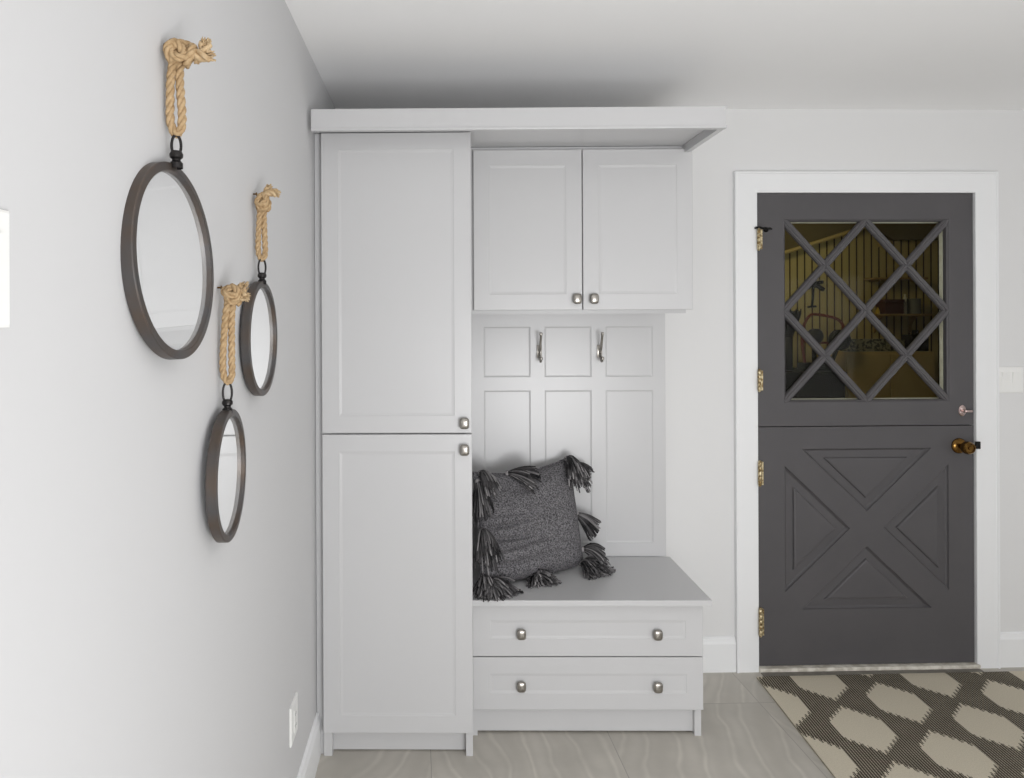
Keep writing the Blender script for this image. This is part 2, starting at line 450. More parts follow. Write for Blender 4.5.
# pale glazing bead behind the glass
bm = bmesh.new(); pv = None
for d, y in ((.0105, VF+.0275), (.0135, VF+.0275), (.0145, VF+LT+.004), (.0105, VF+LT+.004)):
    cur = put(inset_poly(wh, d), y)
    if pv: ring_face(bm, cur, None, pv)
    pv = cur
tag(link('glazing_bead', bm, M_BEAD, upper), 'pale unpainted wooden bead around the glass')

# lattice of muntins
def muntin(bm, a, b, w=.0165):
    a, b = Vector(a), Vector(b); d = (b-a).normalized(); n = Vector((-d.y, d.x))
    pr = [(-w, .0225), (-w, .010), (-w*.72, .004), (-w*.35, .004), (-w*.25, .001), (w*.25, .001), (w*.35, .004), (w*.72, .004), (w, .010), (w, .0225)]
    va, vb = [[bm.verts.new((p.x+n.x*o, VF+y, p.y+n.y*o)) for o, y in pr] for p in (a, b)]
    for k in range(len(pr)-1): bm.faces.new((va[k], va[k+1], vb[k+1], vb[k]))
    bm.faces.new(va); bm.faces.new(vb[::-1])
um, zm = (WU0+WU1)/2, (WZ0+WZ1)/2
bm = bmesh.new(); e = .006
for a, b in (((WU0+e, WZ1-e), (WU1-e, WZ0+e)), ((WU0+e, WZ0+e), (WU1-e, WZ1-e)), ((WU0+e, zm), (um, WZ1-e)), ((um, WZ1-e), (WU1-e, zm)), ((WU0+e, zm), (um, WZ0+e)), ((um, WZ0+e), (WU1-e, zm))):
    d = (Vector(b)-Vector(a)).normalized()*.004
    muntin(bm, a, b)
link('muntin_lattice', bm, M_DOOR, upper)

def hinge(z0, z1, parent):
    bm = bmesh.new(); u = DU0-.002; n = 5; L = (z1-z0)/n
    for k in range(n):
        lathe(bm, [(0, z0+k*L+.0005), (.0065, z0+k*L+.0005), (.0075, z0+k*L+.002), (.0075, z0+(k+1)*L-.002), (.0065, z0+(k+1)*L-.0005), (0, z0+(k+1)*L-.0005)], 12, Matrix.Translation((u, -.030, 0)))
    box(bm, u+.002, u+.016, -.0295, VF-.0005, z0, z1)
    for s, zz in ((-1, z0), (1, z1)):
        lathe(bm, [(.0055, zz), (.0065, zz+s*.003), (.003, zz+s*.007), (0, zz+s*.008)], 12, Matrix.Translation((u, -.030, 0)))
    return link('hinge', bm, M_HINGE, parent, True, angle=35)
hinge(1.836, 1.920, upper); hinge(1.224, 1.310, upper); hinge(.815, .915, lower); hinge(.164, .277, lower)

# hook-and-eye latch on the hinge side
bm = bmesh.new()
tube(bm, catmull([(.098, -.028, 1.928), (.112, -.030, 1.930), (.128, -.026, 1.926), (.150, -.022, 1.924), (.165, -.018, 1.927), (.172, -.010, 1.925)], 6), .0042, 8)
lathe(bm, [(.011, 0), (.011, .004), (.006, .010), (0, .012)], 14, Matrix.Translation((.150, VF, 1.922)) @ Matrix.Rotation(pi/2, 4, 'X'))
tube(bm, [(.098, -.019, 1.928), (.098, -.032, 1.928)], .005, 8)
tag(link('hook_latch', bm, M_BLACK, upper, True, angle=40), 'black hook latch')

# thumb turn
bm = bmesh.new(); MT = Matrix.Translation((1.019, VF, 1.127)) @ Matrix.Rotation(pi/2, 4, 'X')
lathe(bm, [(.020, 0), (.020, .003), (.016, .007), (.006, .008), (.006, .020), (0, .020)], 24, MT @ Matrix.Diagonal((.85, 1.25, 1, 1)))
box(bm, 1.009, 1.045, VF-.030, VF-.018, 1.122, 1.133, bev=.003)
tag(link('thumb_turn', bm, M_CHROME, upper, True, angle=40), 'small polished thumb turn')

# knob: rosette, neck, round knob with a recessed key centre
bm = bmesh.new(); MK = Matrix.Translation((1.004, VF, .973)) @ Matrix.Rotation(pi/2, 4, 'X')
lathe(bm, [(.034, 0), (.034, .004), (.030, .009), (.022, .012), (.013, .016), (.012, .030), (.018, .036), (.026, .042), (.0285, .052), (.027, .062), (.022, .068), (.019, .068), (.017, .064), (.008, .064), (.007, .068), (0, .068)], 36, MK)
knob = tag(link('door_knob', bm, M_BRASS, lower, True, angle=40), 'round aged brass door knob')
bm = newbox(DU1-.006, DU1+.014, -.030, -.0205, .962, .994, bev=.002)
tag(link('latch_keeper', bm, M_BLACK, lower), 'small black latch keeper beside the knob')

# ------------------------------------------------------------------ cabinet furniture
def knob_bm():
    """rounded-square pillow knob pointing to -y, base at origin"""
    bm = bmesh.new(); n = 28
    def sq(r, y):
        out = []
        for k in range(n):
            a = 2*pi*k/n; c, s = cos(a), sin(a); q = (abs(c)**3.6+abs(s)**3.6)**(-1/3.6)
            out.append(bm.verts.new((r*q*c*1.08, y, r*q*s*1.26)))
        return out
    R = [[bm.verts.new((.0075*cos(2*pi*k/n), y, .0075*sin(2*pi*k/n))) for k in range(n)] for y in (0, -.010)]
    R += [sq(.012, -.0125), sq(.0152, -.016), sq(.0158, -.019), sq(.0145, -.0225), sq(.0125, -.0245), sq(.008, -.0262), sq(.003, -.0268)]
    for a, b in zip(R, R[1:]): ring_face(bm, b, None, a)
    bm.faces.new(R[-1]); bm.faces.new(R[0][::-1]); return bm
KNOB = None
def add_knob(x, z, y, parent):
    global KNOB
    if KNOB is None:
        KNOB = link('knob', knob_bm(), M_NICKEL, parent, True, angle=50); o = KNOB
    else:
        o = KNOB.copy(); COL.objects.link(o); o.parent = parent
    o.location = (x, y, z); return o

# tall cabinet
tall = tag(empty('tall_cabinet', (0, 0, 0)), 'tall light grey two-door pantry cabinet standing against the mirror wall', 'cabinet')
bm = bmesh.new()
X0, X1 = .018, .5435
box(bm, X0, X0+.030, -.556, 0, 0, 2.196, yb=wyb)
box(bm, X1-.024, X1, -.556, 0, 0, 2.196, yb=wyb)
box(bm, X0+.030, X1-.024, -.550, 0, .092, 2.196, yb=wyb)
link('carcass', bm, M_CAB, tall)
link('toe_kick', newbox(X0+.030, X1-.024, -.524, -.505, .004, .092), M_CAB, tall)
link('filler_strip', newbox(XL+.001, X0-.001, -.545, -.525, .0, 2.196, bev=.001), M_CAB, tall)
d = link('door', shaker(X0+.002, X1, 1.1405, 2.190, -.577), M_CAB, tall); add_knob(.5165, 1.176, -.577, d)
d = link('door', shaker(X0+.002, X1, .092, 1.1355, -.577), M_CAB, tall); add_knob(.5165, 1.0835, -.577, d)

# wall cabinet
wallcab = tag(empty('wall_cabinet', (0, 0, 0)), 'light grey two-door wall cabinet fixed above the bench and coat hooks', 'cabinet')
UX0, UX1, UZ0, UZ1 = .546, 1.394, 1.571, 2.196
bm = bmesh.new(); box(bm, UX0, UX1, -.325, 0, UZ0+.006, UZ1, yb=wyb); box(bm, UX0, UX1-.012, -.305, -.285, UZ0-.014, UZ0+.006)
link('carcass', bm, M_CAB, wallcab)
d = link('door', shaker(.5635, .9755, UZ0, 2.182, -.346), M_CAB, wallcab); add_knob(.954, 1.613, -.346, d)
d = link('door', shaker(.9795, 1.396, UZ0, 2.182, -.346), M_CAB, wallcab); add_knob(1.018, 1.613, -.346, d)

# crown shelf across the top of both
bm = bmesh.new()
CX0, CX1, CY = .006, 1.386, -.69
box(bm, CX0, CX1, CY, CY+.02, 2.177, 2.241, bev=.001); box(bm, CX0, CX1+.003, CY-.003, CY+.02, 2.168, 2.1775, bev=.0015)
box(bm, CX1-.02, CX1, CY+.021, 0, 2.168, 2.241, yb=wyb)
box(bm, CX0, CX1-.021, CY+.021, 0, 2.198, 2.215, yb=wyb)
tag(link('cornice', bm, M_CAB), 'long boxy light grey cornice running over the tall and wall cabinets', 'cornice')

# panelled back board
def panel_board():
    bm = bmesh.new(); yf = -.012
    x0, x1, z0, z1 = .547, 1.394, .523, 1.576
    cx = [(.620, .820), (.880, 1.080), (1.140, 1.340)]
    rows = [(.581, 1.232), (1.289, 1.504)]
    holes = [[(a, c), (b, c), (b, d), (a, d)] for a, b in cx for c, d in rows]
    loops = [[Vector((x, z, 0)) for x, z in h] for h in [[(x0, z0), (x1, z0), (x1, z1), (x0, z1)]]+holes]
    vs = [bm.verts.new((p.x, yf, p.y)) for l in loops for p in l]
    for t in tessellate_polygon(loops): bm.faces.new([vs[i] for i in t])
    bk = [bm.verts.new((x, wyb(x), z)) for x, z in ((x0, z0), (x1, z0), (x1, z1), (x0, z1))]
    for k in range(4): bm.faces.new((vs[k], vs[(k+1) % 4], bk[(k+1) % 4], bk[k]))
    bm.faces.new(bk[::-1]); i = 4
    for h in holes:
        prev = vs[i:i+4]; i += 4
        for d, y in ((.0008, .0012), (.004, .0025), (.007, .0032)):
            cur = [bm.verts.new((x, yf+y, z)) for x, z in inset_poly(h, d)]; ring_face(bm, cur, None, prev); prev = cur
        bm.faces.new(prev)
    return bm
tag(link('panelled_backboard', panel_board(), M_CAB), 'light grey board of six recessed panels rising behind the bench', 'panelling')

# coat hooks
def make_hook(x, z):
    h = empty('coat_hook', (x, -.012, z))
    bm = bmesh.new(); box(bm, -.011, .011, -.006, 0, -.036, .018, bev=.002)
    for zz in (-.030, .012): lathe(bm, [(.0045, .006), (.004, .0078), (0, .0082)], 10, Matrix.Translation((0, 0, zz)) @ Matrix.Rotation(pi/2, 4, 'X'))
    link('back_plate', bm, M_NICKEL, h, True, angle=40)
    bm = bmesh.new(); tube(bm, catmull([(0, -.004, -.006), (0, -.02, -.006), (0, -.033, .004), (0, -.042, .03), (0, -.055, .058), (0, -.058, .064)], 6), [.0055]*6+[.005]*25, 10)
    lathe(bm, [(0, -.008), (.006, -.006), (.0075, 0), (.006, .006), (0, .008)], 12, Matrix.Translation((0, -.058, .066)))
    link('upper_prong', bm, M_NICKEL, h, True, angle=50)
    bm = bmesh.new(); tube(bm, catmull([(0, -.004, -.012), (0, -.016, -.030), (0, -.03, -.046), (0, -.045, -.050), (0, -.056, -.040)], 6), .005, 10)
    lathe(bm, [(0, -.008), (.006, -.006), (.0078, 0), (.006, .006), (0, .008)], 12, Matrix.Translation((0, -.057, -.037)))
    link('lower_prong', bm, M_NICKEL, h, True, angle=50)
    return h
hk = make_hook(.857, 1.408); tag(hk, 'brushed nickel double coat hook on the panelling nearer the tall cabinet', 'coat hook', 'coat hooks on the panelling')
h2 = copy_tree(hk); h2.location.x = 1.114; tag(h2, 'brushed nickel double coat hook on the panelling nearer the grey door', 'coat hook', 'coat hooks on the panelling')

# storage bench
bench = tag(empty('storage_bench', (0, 0, 0)), 'low light grey storage bench with two wide drawers under the panelling', 'bench')
BX0, BX1 = .546, 1.389
bm = bmesh.new()
box(bm, BX0, BX0+.020, -.430, 0, 0, .500, yb=wyb); box(bm, BX1-.024, BX1, -.430, 0, 0, .500, yb=wyb); box(bm, BX0+.020, BX1-.024, -.425, 0, .108, .500, yb=wyb)
link('carcass', bm, M_CAB, bench)
link('toe_kick', newbox(BX0+.020, BX1-.024, -.412, -.395, .008, .108), M_CAB, bench)
link('bench_top', newbox(BX0, 1.409, -.491, -.013, .501, .522, bev=.0015), M_CAB, bench)
dr = link('drawer', shaker(BX0+.003, BX1+.001, .302, .497, -.451, ins=.064), M_CAB, bench); add_knob(.726, .387, -.451+.005, dr); add_knob(1.222, .385, -.451+.005, dr)
dr = link('drawer', shaker(BX0+.003, BX1+.001, .106, .298, -.451, ins=.060), M_CAB, bench); add_knob(.725, .196, -.451+.005, dr); add_knob(1.222, .194, -.451+.005, dr)

# ------------------------------------------------------------------ cushion with tassels
cush = tag(empty('cushion', (.78, -.25, .523)), 'square charcoal wool cushion with yarn tassels slumped on the bench', 'cushion')
CB = Vector((.78, -.25, .523))
BL, BR, TL, TR = Vector((.585, -.385, .548)), Vector((1.012, -.150, .545)), Vector((.565, -.215, .925)), Vector((.975, -.050, .952))
def cush_pt(u, v, side):
    """u, v in 0..1 over the cushion, side +1 front, -1 back"""
    pin = .025
    uu, vv = u*2-1, v*2-1
    cu = uu*(1-pin*(1-vv*vv)*abs(uu)**4); cv = vv*(1-pin*(1-uu*uu)*abs(vv)**4)
    U, V = (cu+1)/2, (cv+1)/2
    p = (BL*(1-U)+BR*U)*(1-V)+(TL*(1-U)+TR*U)*V
    nrm = (BR-BL+TR-TL).cross(TL-BL+TR-BR).normalized()
    th = ((1-abs(uu)**2.6)*(1-abs(vv)**2.6))
    th = max(th, 0)**.55
    b = .085 if side > 0 else .055
    w = 0
    if side > 0:
        q = Vector((u*2.6+v*1.2, v*8.5-u*1.5, 1.3)); w = noise.noise(q)*.030*th*(1-.85*u) + noise.noise(Vector((u*7, v*7, 5)))*.004*th
        for v0, sl, dp, wd, ul in ((.26, .10, .016, .022, .75), (.37, -.04, .020, .020, .50), (.47, .06, .015, .018, .62), (.60, -.10, .012, .022, .40), (.15, .03, .014, .02, .9)):
            g = math.exp(-((v-v0-sl*u+.01*sin(9*u))/wd)**2)*max(0, 1-u/ul)**.7*min(1, u/.06)
            w -= 1.9*dp*g*th
        b *= 1+.25*(1-v)
    p = p + nrm*side*(b*th) + nrm*w
    p.z -= .026*sin(pi*u)*v*v + .030*sin(pi*u)*(1-v)**3*(1 if side > 0 else .6)                     # top edge sags between its corners
    p.x = max(p.x, .551); p.z = max(p.z, .534)
    return p - CB
bm = bmesh.new(); N = 96
fr = {}
for i in range(N+1):
    for j in range(N+1):
        fr[1, i, j] = bm.verts.new(cush_pt(i/N, j/N, 1))
        fr[-1, i, j] = fr[1, i, j] if i in (0, N) or j in (0, N) else bm.verts.new(cush_pt(i/N, j/N, -1))
for s in (1, -1):
    for i in range(N):
        for j in range(N):
            q = [fr[s, i, j], fr[s, i+1, j], fr[s, i+1, j+1], fr[s, i, j+1]]
            bm.faces.new(q if s > 0 else q[::-1])
link('cover', bm, M_WOOL, cush, True)
# seam piping along the border
bm = bmesh.new()
bd = [cush_pt(i/24, 0, 1) for i in range(24)]+[cush_pt(1, i/24, 1) for i in range(24)]+[cush_pt(1-i/24, 1, 1) for i in range(24)]+[cush_pt(0, 1-i/24, 1) for i in range(24)]
tube(bm, bd, .005, 6, closed=True); link('seam', bm, M_WOOL, cush, True)

def tassel(root, dirs, L=.085, n=70, spread=.5, sag=.5, floor_z=.5235):
    """bunch of yarn from root (world), along dirs, drooping; strands stop at the bench"""
    root = Vector(root); d0 = Vector(dirs).normalized()
    bm = bmesh.new(); cl = bm.loops.layers.color.new('shade')
    M = Matrix.Translation(root - CB) @ d0.to_track_quat('Z', 'Y').to_matrix().to_4x4()
    lathe(bm, [(0, -.006), (.010, -.002), (.013, .006), (.010, .013), (.009, .016), (.012, .022), (0, .024)], 10, M)
    for k in range(n):
        a = random.random()*2*pi; rr = sqrt(random.random())
        s = d0.cross(Vector((.2, .3, .9))).normalized(); t = d0.cross(s)
        off = (s*cos(a)+t*sin(a))
        v = (d0 + off*rr*spread*random.uniform(.7, 1.2)).normalized()
        ll = L*random.uniform(.85, 1.1); pts = []
        for i in range(6):
            f = i/5
            p = root + off*rr*.009 + d0*.010 + v*ll*f + Vector((0, 0, -sag*ll*f*f))
            p += Vector((noise.noise(p*40+Vector((k, 0, 0))), noise.noise(p*40+Vector((0, k, 0))), 0))*.004*f
            p.z = max(p.z, floor_z+.0035*random.random()+.002)
            p.x = max(p.x, .548); p.y = min(p.y, -.016)
            pts.append(p-CB)
        nf = len(bm.faces); sh_ = random.random()**1.3
        tube(bm, pts, [.0024, .0029, .0030, .0031, .0031, .0027], 5)
        bm.faces.ensure_lookup_table()
        for f_ in bm.faces[nf:]:
            for l_ in f_.loops: l_[cl] = (sh_, sh_, sh_, 1)
    return link('tassel', bm, M_YARN, cush, True)
def W(u, v): return cush_pt(u, v, 1)+CB
tassel(W(.06, 1)+Vector((0, -.012, .004)), (.50, -.8, .05), L=.085, sag=.75, n=80)
tassel(W(.0, .93)+Vector((.012, -.012, 0)), (.18, -.6, -.6), L=.095, sag=.6, n=70)
tassel(W(.33, 1)+Vector((0, -.014, .006)), (.93, -.42, .10), L=.12, sag=.28, spread=.48, n=90)
tassel(W(.96, .995)+Vector((0, -.010, .006)), (.30, -.75, .10), L=.09, sag=.85, spread=.5, n=80)
tassel(W(1, .93), (.80, -.45, -.10), L=.085, sag=.55, spread=.6)
tassel(W(1, .46), (.80, -.15, -.45), L=.085, sag=.35, spread=.5, n=70)
tassel(W(.995, .12), (.85, -.2, .10), L=.095, sag=.6, spread=.7, n=80)
tassel(W(.97, .0), (.68, -.70, .16), L=.120, sag=.5, spread=.95, n=110)
tassel(W(.50, .0), (.35, -.9, .05), L=.100, sag=.4, spread=1.0, n=100)
tassel(W(.05, .0), (.50, -.8, .10), L=.12, sag=.45, spread=.85, n=110)
tassel(W(.0, .03)+Vector((.01, 0, 0)), (.12, -.9, .15), L=.10, sag=.6, spread=.75, n=90)
tassel(W(.0, .46)+Vector((.01, -.012, 0)), (.22, -.85, .0), L=.095, sag=.85, spread=.55, n=70)

# ------------------------------------------------------------------ hanging mirrors
def make_mirror(yc, zc, R, xm, twist, tilt, rope_r, nail, knot, tail, loopT, loopB, ringT, ringB, gap, label, tails):
    """hanging round mirror; points given as (x, z) at y = yc"""
    root = tag(empty('mirror', (xm, yc, zc)), label, 'mirror', 'round mirrors hung on ropes')
    o = Vector((xm, yc, zc))
    L = lambda x, z, dy=0: Vector((x, yc+dy, z))-o
    MX = Matrix.Rotation(radians(twist), 4, 'Z') @ Matrix.Rotation(pi/2-radians(tilt), 4, 'Y')      # lathe +Z -> local +X
    bm = bmesh.new()
    pr = [(R-.015, -.010), (R-.002, -.010), (R, -.008), (R, .0075), (R-.0015, .009), (R-.012, .0095), (R-.0135, .0085), (R-.0145, .001)]
    lathe(bm, pr, 96, MX, closed=True)
    fr = link('frame', bm, M_FRAME, root, True, angle=30)
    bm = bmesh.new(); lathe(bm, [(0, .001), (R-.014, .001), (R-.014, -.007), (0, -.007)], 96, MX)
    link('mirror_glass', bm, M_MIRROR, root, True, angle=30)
    # eyelet and ring
    bm = bmesh.new()
    lathe(bm, [(.010, -.006), (.010, .002), (.0065, .006), (.0065, .008), (.010, .011), (.0105, .016), (.008, .021), (0, .022)], 16, Matrix.Translation((ringT[0]-xm, 0, R-.001)))
    link('eyelet', bm, M_IRON, root, True, angle=40)
    bm = bmesh.new(); a = L(ringT[0], ringT[1]); b = Vector((ringT[0]-xm, 0, R+.012)); c = (a+b)/2; hh = (a-b).length/2; ww = hh*.38
    tube(bm, [c+Vector((ww*cos(t), .003*cos(t), hh*sin(t))) for t in [2*pi*k/40 for k in range(40)]], .0023, 8, closed=True)
    link('ring', bm, M_IRON, root, True)
    # doubled rope through the ring, up to a bulky knot, loose ends pointing out
    r = rope_r; kx, kz = knot; KX = .80
    bm = bmesh.new()
    g = gap/2; bx = (loopB[0]); bz = loopB[1]
    rope(bm, [L(kx-.004, kz-.004, -.004), L(loopT[0]-g*.6, loopT[1], -.004), L(bx-g*1.05, bz+(loopT[1]-bz)*.35, -.002), L(bx-g*.95, bz+.012), L(bx-g*.3, bz-.002, .002), L(bx+g*.5, bz, .002), L(bx+g*1.05, bz+.013), L(bx+g*.95, bz+(loopT[1]-bz)*.4, .002), L(loopT[0]+g*.55, loopT[1], .004), L(kx+.003, kz-.004, .004)], r)
    rp = link('rope', bm, M_ROPE, root, True)
    bm = bmesh.new()
    kn = tails['knot']
    for path in kn: rope(bm, [L(kx+x*KX, kz+z*.92, y) for x, y, z in path], r*1.02)
    c0 = L(kx+tails['core'][0], kz+tails['core'][2], tails['core'][1]); q = bmesh.ops.create_icosphere(bm, subdivisions=2, radius=1)['verts']
    for v_ in q: v_.co = Vector((v_.co.x*tails['core'][3], v_.co.y*.010, v_.co.z*tails['core'][4]))+c0
    link('knot', bm, M_ROPE, rp, True)
    bm = bmesh.new()
    for path in tails['ends']:
        rope(bm, [L(kx+x*KX, kz+z*.92, y) for x, y, z in path], r*1.16, flare=r*3.2)
        P = [L(kx+x*KX, kz+z*.92, y) for x, y, z in path[-2:]]; d = (P[1]-P[0]).normalized()
        for k in range(60):
            v = (d+Vector((random.uniform(-1, 1), random.uniform(-1, 1), random.uniform(-1, 1)))*.5).normalized()
            s = P[1]-d*.004+Vector((random.uniform(-1, 1), random.uniform(-1, 1), random.uniform(-1, 1)))*r*.9
            tube(bm, [s, s+v*r*.7, s+v*r*random.uniform(1.0, 1.6)], .0011, 4)
    link('frayed_end', bm, M_ROPE2, rp, True)
    bm = bmesh.new(); MN = Matrix.Translation(L(xl(yc)+.0005, nail[1]-.006, .006)) @ Matrix.Rotation(pi/2, 4, 'Y')
    lathe(bm, [(0, 0), (.0018, 0), (.0018, nail[0]), (.0042, nail[0]+.001), (.0038, nail[0]+.003), (0, nail[0]+.0035)], 12, MN)
    tag(link('nail', bm, M_BRASS, root, True, angle=40), 'small brass nail in the wall')
    return root

k1 = dict(core=(-.002, -.001, .0, .015, .013), knot=[[(-.017, 0, -.022), (-.022, .010, .002), (-.008, .016, .016), (.010, .010, .012), (.016, -.008, -.004), (.004, -.018, -.014), (-.012, -.014, -.004), (-.010, -.002, .014), (.006, .006, .018), (.024, .008, .004), (.030, .002, -.012)],
                [(.002, .014, -.016), (.010, .018, .004), (.020, .006, .012), (.026, -.010, .002), (.020, -.014, -.014), (.012, -.006, -.02)],
                [(-.012, -.010, -.018), (-.020, -.016, -.002), (-.012, -.012, .014), (.004, -.012, .006), (.010, -.012, -.010)]],
          ends=[[(.022, .004, -.008), (.036, .002, -.006), (.046, -.002, .004), (.050, -.004, .014)], [(.020, -.006, .0), (.034, -.006, -.004), (.046, -.004, -.006), (.056, -.002, -.006)]])
k2 = dict(core=(.0, -.001, -.002, .010, .014), knot=[[(-.010, .004, -.022), (-.016, .010, -.004), (-.012, .006, .014), (.004, -.004, .018), (.014, -.012, .002), (.012, -.012, -.016), (.0, -.012, -.018), (-.012, -.012, -.004), (-.006, -.008, .012), (.006, .002, .020)],
                [(.010, .006, -.022), (.016, .008, -.006), (.008, .010, .010), (-.008, .008, .012), (-.014, -.004, .0), (-.004, -.016, -.010), (.010, -.014, -.002), (.014, -.004, .014)]],
          ends=[[(.004, .002, .012), (.012, .002, .024), (.018, .002, .036)], [(.004, -.004, .014), (.018, -.002, .022), (.030, .0, .024), (.040, .002, .022)]])
k3 = dict(core=(-.002, -.002, -.004, .013, .012), knot=[[(-.014, .004, -.024), (-.018, .008, -.006), (-.014, .004, .008), (.0, -.006, .012), (.014, -.012, .004), (.014, -.012, -.012), (.002, -.012, -.020), (-.010, -.012, -.010), (-.008, -.010, .006), (.006, .0, .012)],
                [(.006, .006, -.026), (.014, .008, -.010), (.010, .010, .006), (-.008, .008, .010), (-.020, .0, .006), (-.014, -.014, -.002), (.004, -.016, -.006), (.016, -.006, .002)],
                [(-.022, .0, .004), (-.010, .002, .010), (.006, -.004, .010), (.018, .0, .004)]],
          ends=[[(.006, .002, .006), (.018, .002, .008), (.026, .0, .012)], [(.008, -.004, .0), (.020, -.004, -.004), (.030, -.002, -.008)]])
make_mirror(-1.962, 1.628, .1530, .0165, -2.6, 2.4, .0066, (.012, 1.9765), (.031, 1.954), None, (.022, 1.925), (.0225, 1.831), (.0225, 1.826), None, .017,
            'largest round mirror in a dark metal frame hung on doubled jute rope', k1)
make_mirror(-1.410, 1.4935, .1335, .0150, -.2, 0, .0066, (.006, 1.838), (.021, 1.812), None, (.019, 1.778), (.0185, 1.681), (.019, 1.680), None, .015,
            'round rope-hung mirror nearest the tall cabinet, its rope end curling upward', k2)
make_mirror(-1.690, 1.236, .1265, .0200, 3.2, 0, .0066, (.006, 1.606), (.032, 1.590), None, (.024, 1.552), (.0205, 1.419), (.020, 1.416), None, .016,
            'lowest round rope-hung mirror, narrow looking, below and between the other two', k3)

# ------------------------------------------------------------------ plates on the walls
def plate(bm, w, h, t=.006):
    """wall plate in XZ facing -y, centred"""
    e = .003; rs = [rect_ring(bm, -w/2, w/2, -h/2, h/2, 0), rect_ring(bm, -w/2, w/2, -h/2, h/2, -t+.002), rect_ring(bm, -w/2+e, w/2-e, -h/2+e, h/2-e, -t)]
    for a, b in zip(rs, rs[1:]): ring_face(bm, b, None, a)
    bm.faces.new(rs[-1]); bm.faces.new(rs[0][::-1])
def plate_thing(name, label, cat, M, w, h, inserts, slots=False):
    root = tag(empty(name, M=M), label, cat)
    bm = bmesh.new(); plate(bm, w, h); link('cover_plate', bm, M_PLATE, root)
    for cx in inserts:
        bm = bmesh.new()
        if slots:
            box(bm, cx-.0165, cx+.0165, -.0085, -.006, -.033, .033, bev=.002)
        else:
            a, b = cx-.0165, cx+.0165; y1, y2 = -.0075, -.0115
            v = [bm.verts.new(p) for p in ((a, -.0055, -.033), (b, -.0055, -.033), (b, -.0055, .033), (a, -.0055, .033), (a, y1, -.033), (b, y1, -.033), (b, -.0075, 0), (a, -.0075, 0), (b, y2, .033), (a, y2, .033))]
            for q in ((4, 5, 6, 7), (7, 6, 8, 9), (0, 1, 5, 4), (3, 9, 8, 2)): bm.faces.new([v[i] for i in q])
            bm.faces.new([v[i] for i in (1, 2, 8, 6, 5)]); bm.faces.new([v[i] for i in (0, 4, 7, 9, 3)])
        r_ = link('receptacle' if slots else 'rocker', bm, M_PLATE, root)
        if slots:
            for zz in (-.017, .017):
                for xx in (-.006, .006): tag(link('slot', newbox(cx+xx-.001, cx+xx+.001, -.0088, -.0084, zz-.004, zz+.004), M_BLACK, r_), 'dark socket slot')
    return root
RL = lambda y, z: Matrix.Translation((xl(y), y, z)) @ Matrix.Rotation(pi/2+.007, 4, 'Z')
plate_thing('wall_outlet', 'white electrical outlet plate low on the left wall above the baseboard', 'outlet', RL(-.965, .357), .095, .112, (0,), True)
plate_thing('light_switch', 'white switch plate at the edge of the left wall beside the large mirror', 'light switch', RL(-2.412, 1.587), .075, .115, (0,))
plate_thing('light_switch', 'white two-rocker switch plate on the wall beside the grey door', 'light switch', WM @ Matrix.Translation((1.2385, 0, 1.261)), .117, .114, (-.024, .024))

# ------------------------------------------------------------------ rug
bm = bmesh.new(); uvl = bm.loops.layers.uv.new('UVMap'); NR, NS = 60, 50; RW, RH, TH = 1.50, 1.05, .009
def rug_pt(r, s, z):
    v = -.050-s; u = .071+.0885*(v+.048)+r
    return Vector((u, v-.019+.008*r/1.2, z))
gt = {}
for i in range(NR+1):
    for j in range(NS+1):
        r, s = RW*i/NR, RH*j/NS
        e = min(i, NR-i, j, NS-j)
        gt[i, j] = bm.verts.new(rug_pt(r, s, TH - (.002 if e == 0 else 0) + .0012*noise.noise(Vector((r*6, s*6, 0)))))
for i in range(NR):
    for j in range(NS):
        f = bm.faces.new((gt[i, j], gt[i+1, j], gt[i+1, j+1], gt[i, j+1]))
        for l, (a, c) in zip(f.loops, ((i, j), (i+1, j), (i+1, j+1), (i, j+1))): l[uvl].uv = (RW*a/NR, RH*c/NS)
edge = [(i, 0) for i in range(NR)]+[(NR, j) for j in range(NS)]+[(i, NS) for i in range(NR, 0, -1)]+[(0, j) for j in range(NS, 0, -1)]
bt = [bm.verts.new(rug_pt(RW*i/NR, RH*j/NS, .0005)) for i, j in edge]
for k in range(len(edge)):
    a, b_ = edge[k], edge[(k+1) % len(edge)]
    f = bm.faces.new((gt[b_], gt[a], bt[k], bt[(k+1) % len(edge)]))
    for l in f.loops: l[uvl].uv = (.122, .225+.177*0)  # dark ground colour along the edge
bm.faces.new(bt)
rug = tag(link('rug', bm, M_RUG, M=WM), 'flat woven rug with cream lozenges on dark stripes before the door', 'rug')

# ------------------------------------------------------------------ dim garage seen through the door glass
GY = 2.0
M_GW = mat('garage_dull_wall', lin(112, 100, 66), .8, noise_amt=.3, noise_scale=4, col2=lin(88, 78, 50))
M_GDARK = mat('garage_black', lin(16, 15, 14), .6, noise_amt=.3, noise_scale=20, col2=lin(26, 24, 22))
M_GCREAM = mat('old_cream_paint', lin(204, 182, 124), .6, noise_amt=.3, noise_scale=5, col2=lin(186, 162, 104))
M_GWOOD = mat('garage_wood', lin(176, 148, 92), .7, noise_amt=.3, noise_scale=15, col2=lin(140, 112, 66))
M_GRED = mat('red_brown_paint', lin(120, 52, 28), .5, noise_amt=.3, noise_scale=20, col2=lin(96, 44, 26))
M_GCARD = mat('grey_printed_card', lin(150, 146, 120), .7, noise_amt=.06, noise_scale=55, col2=lin(60, 58, 48))
M_GMAROON = mat('maroon_box', lin(74, 40, 30), .6)
M_GWHITE = mat('white_can', lin(235, 232, 220), .5)
M_GGREY = mat('grey_tin', lin(110, 110, 100), .6)
M_GYEL = mat('yellow_tin', lin(190, 160, 40), .6)
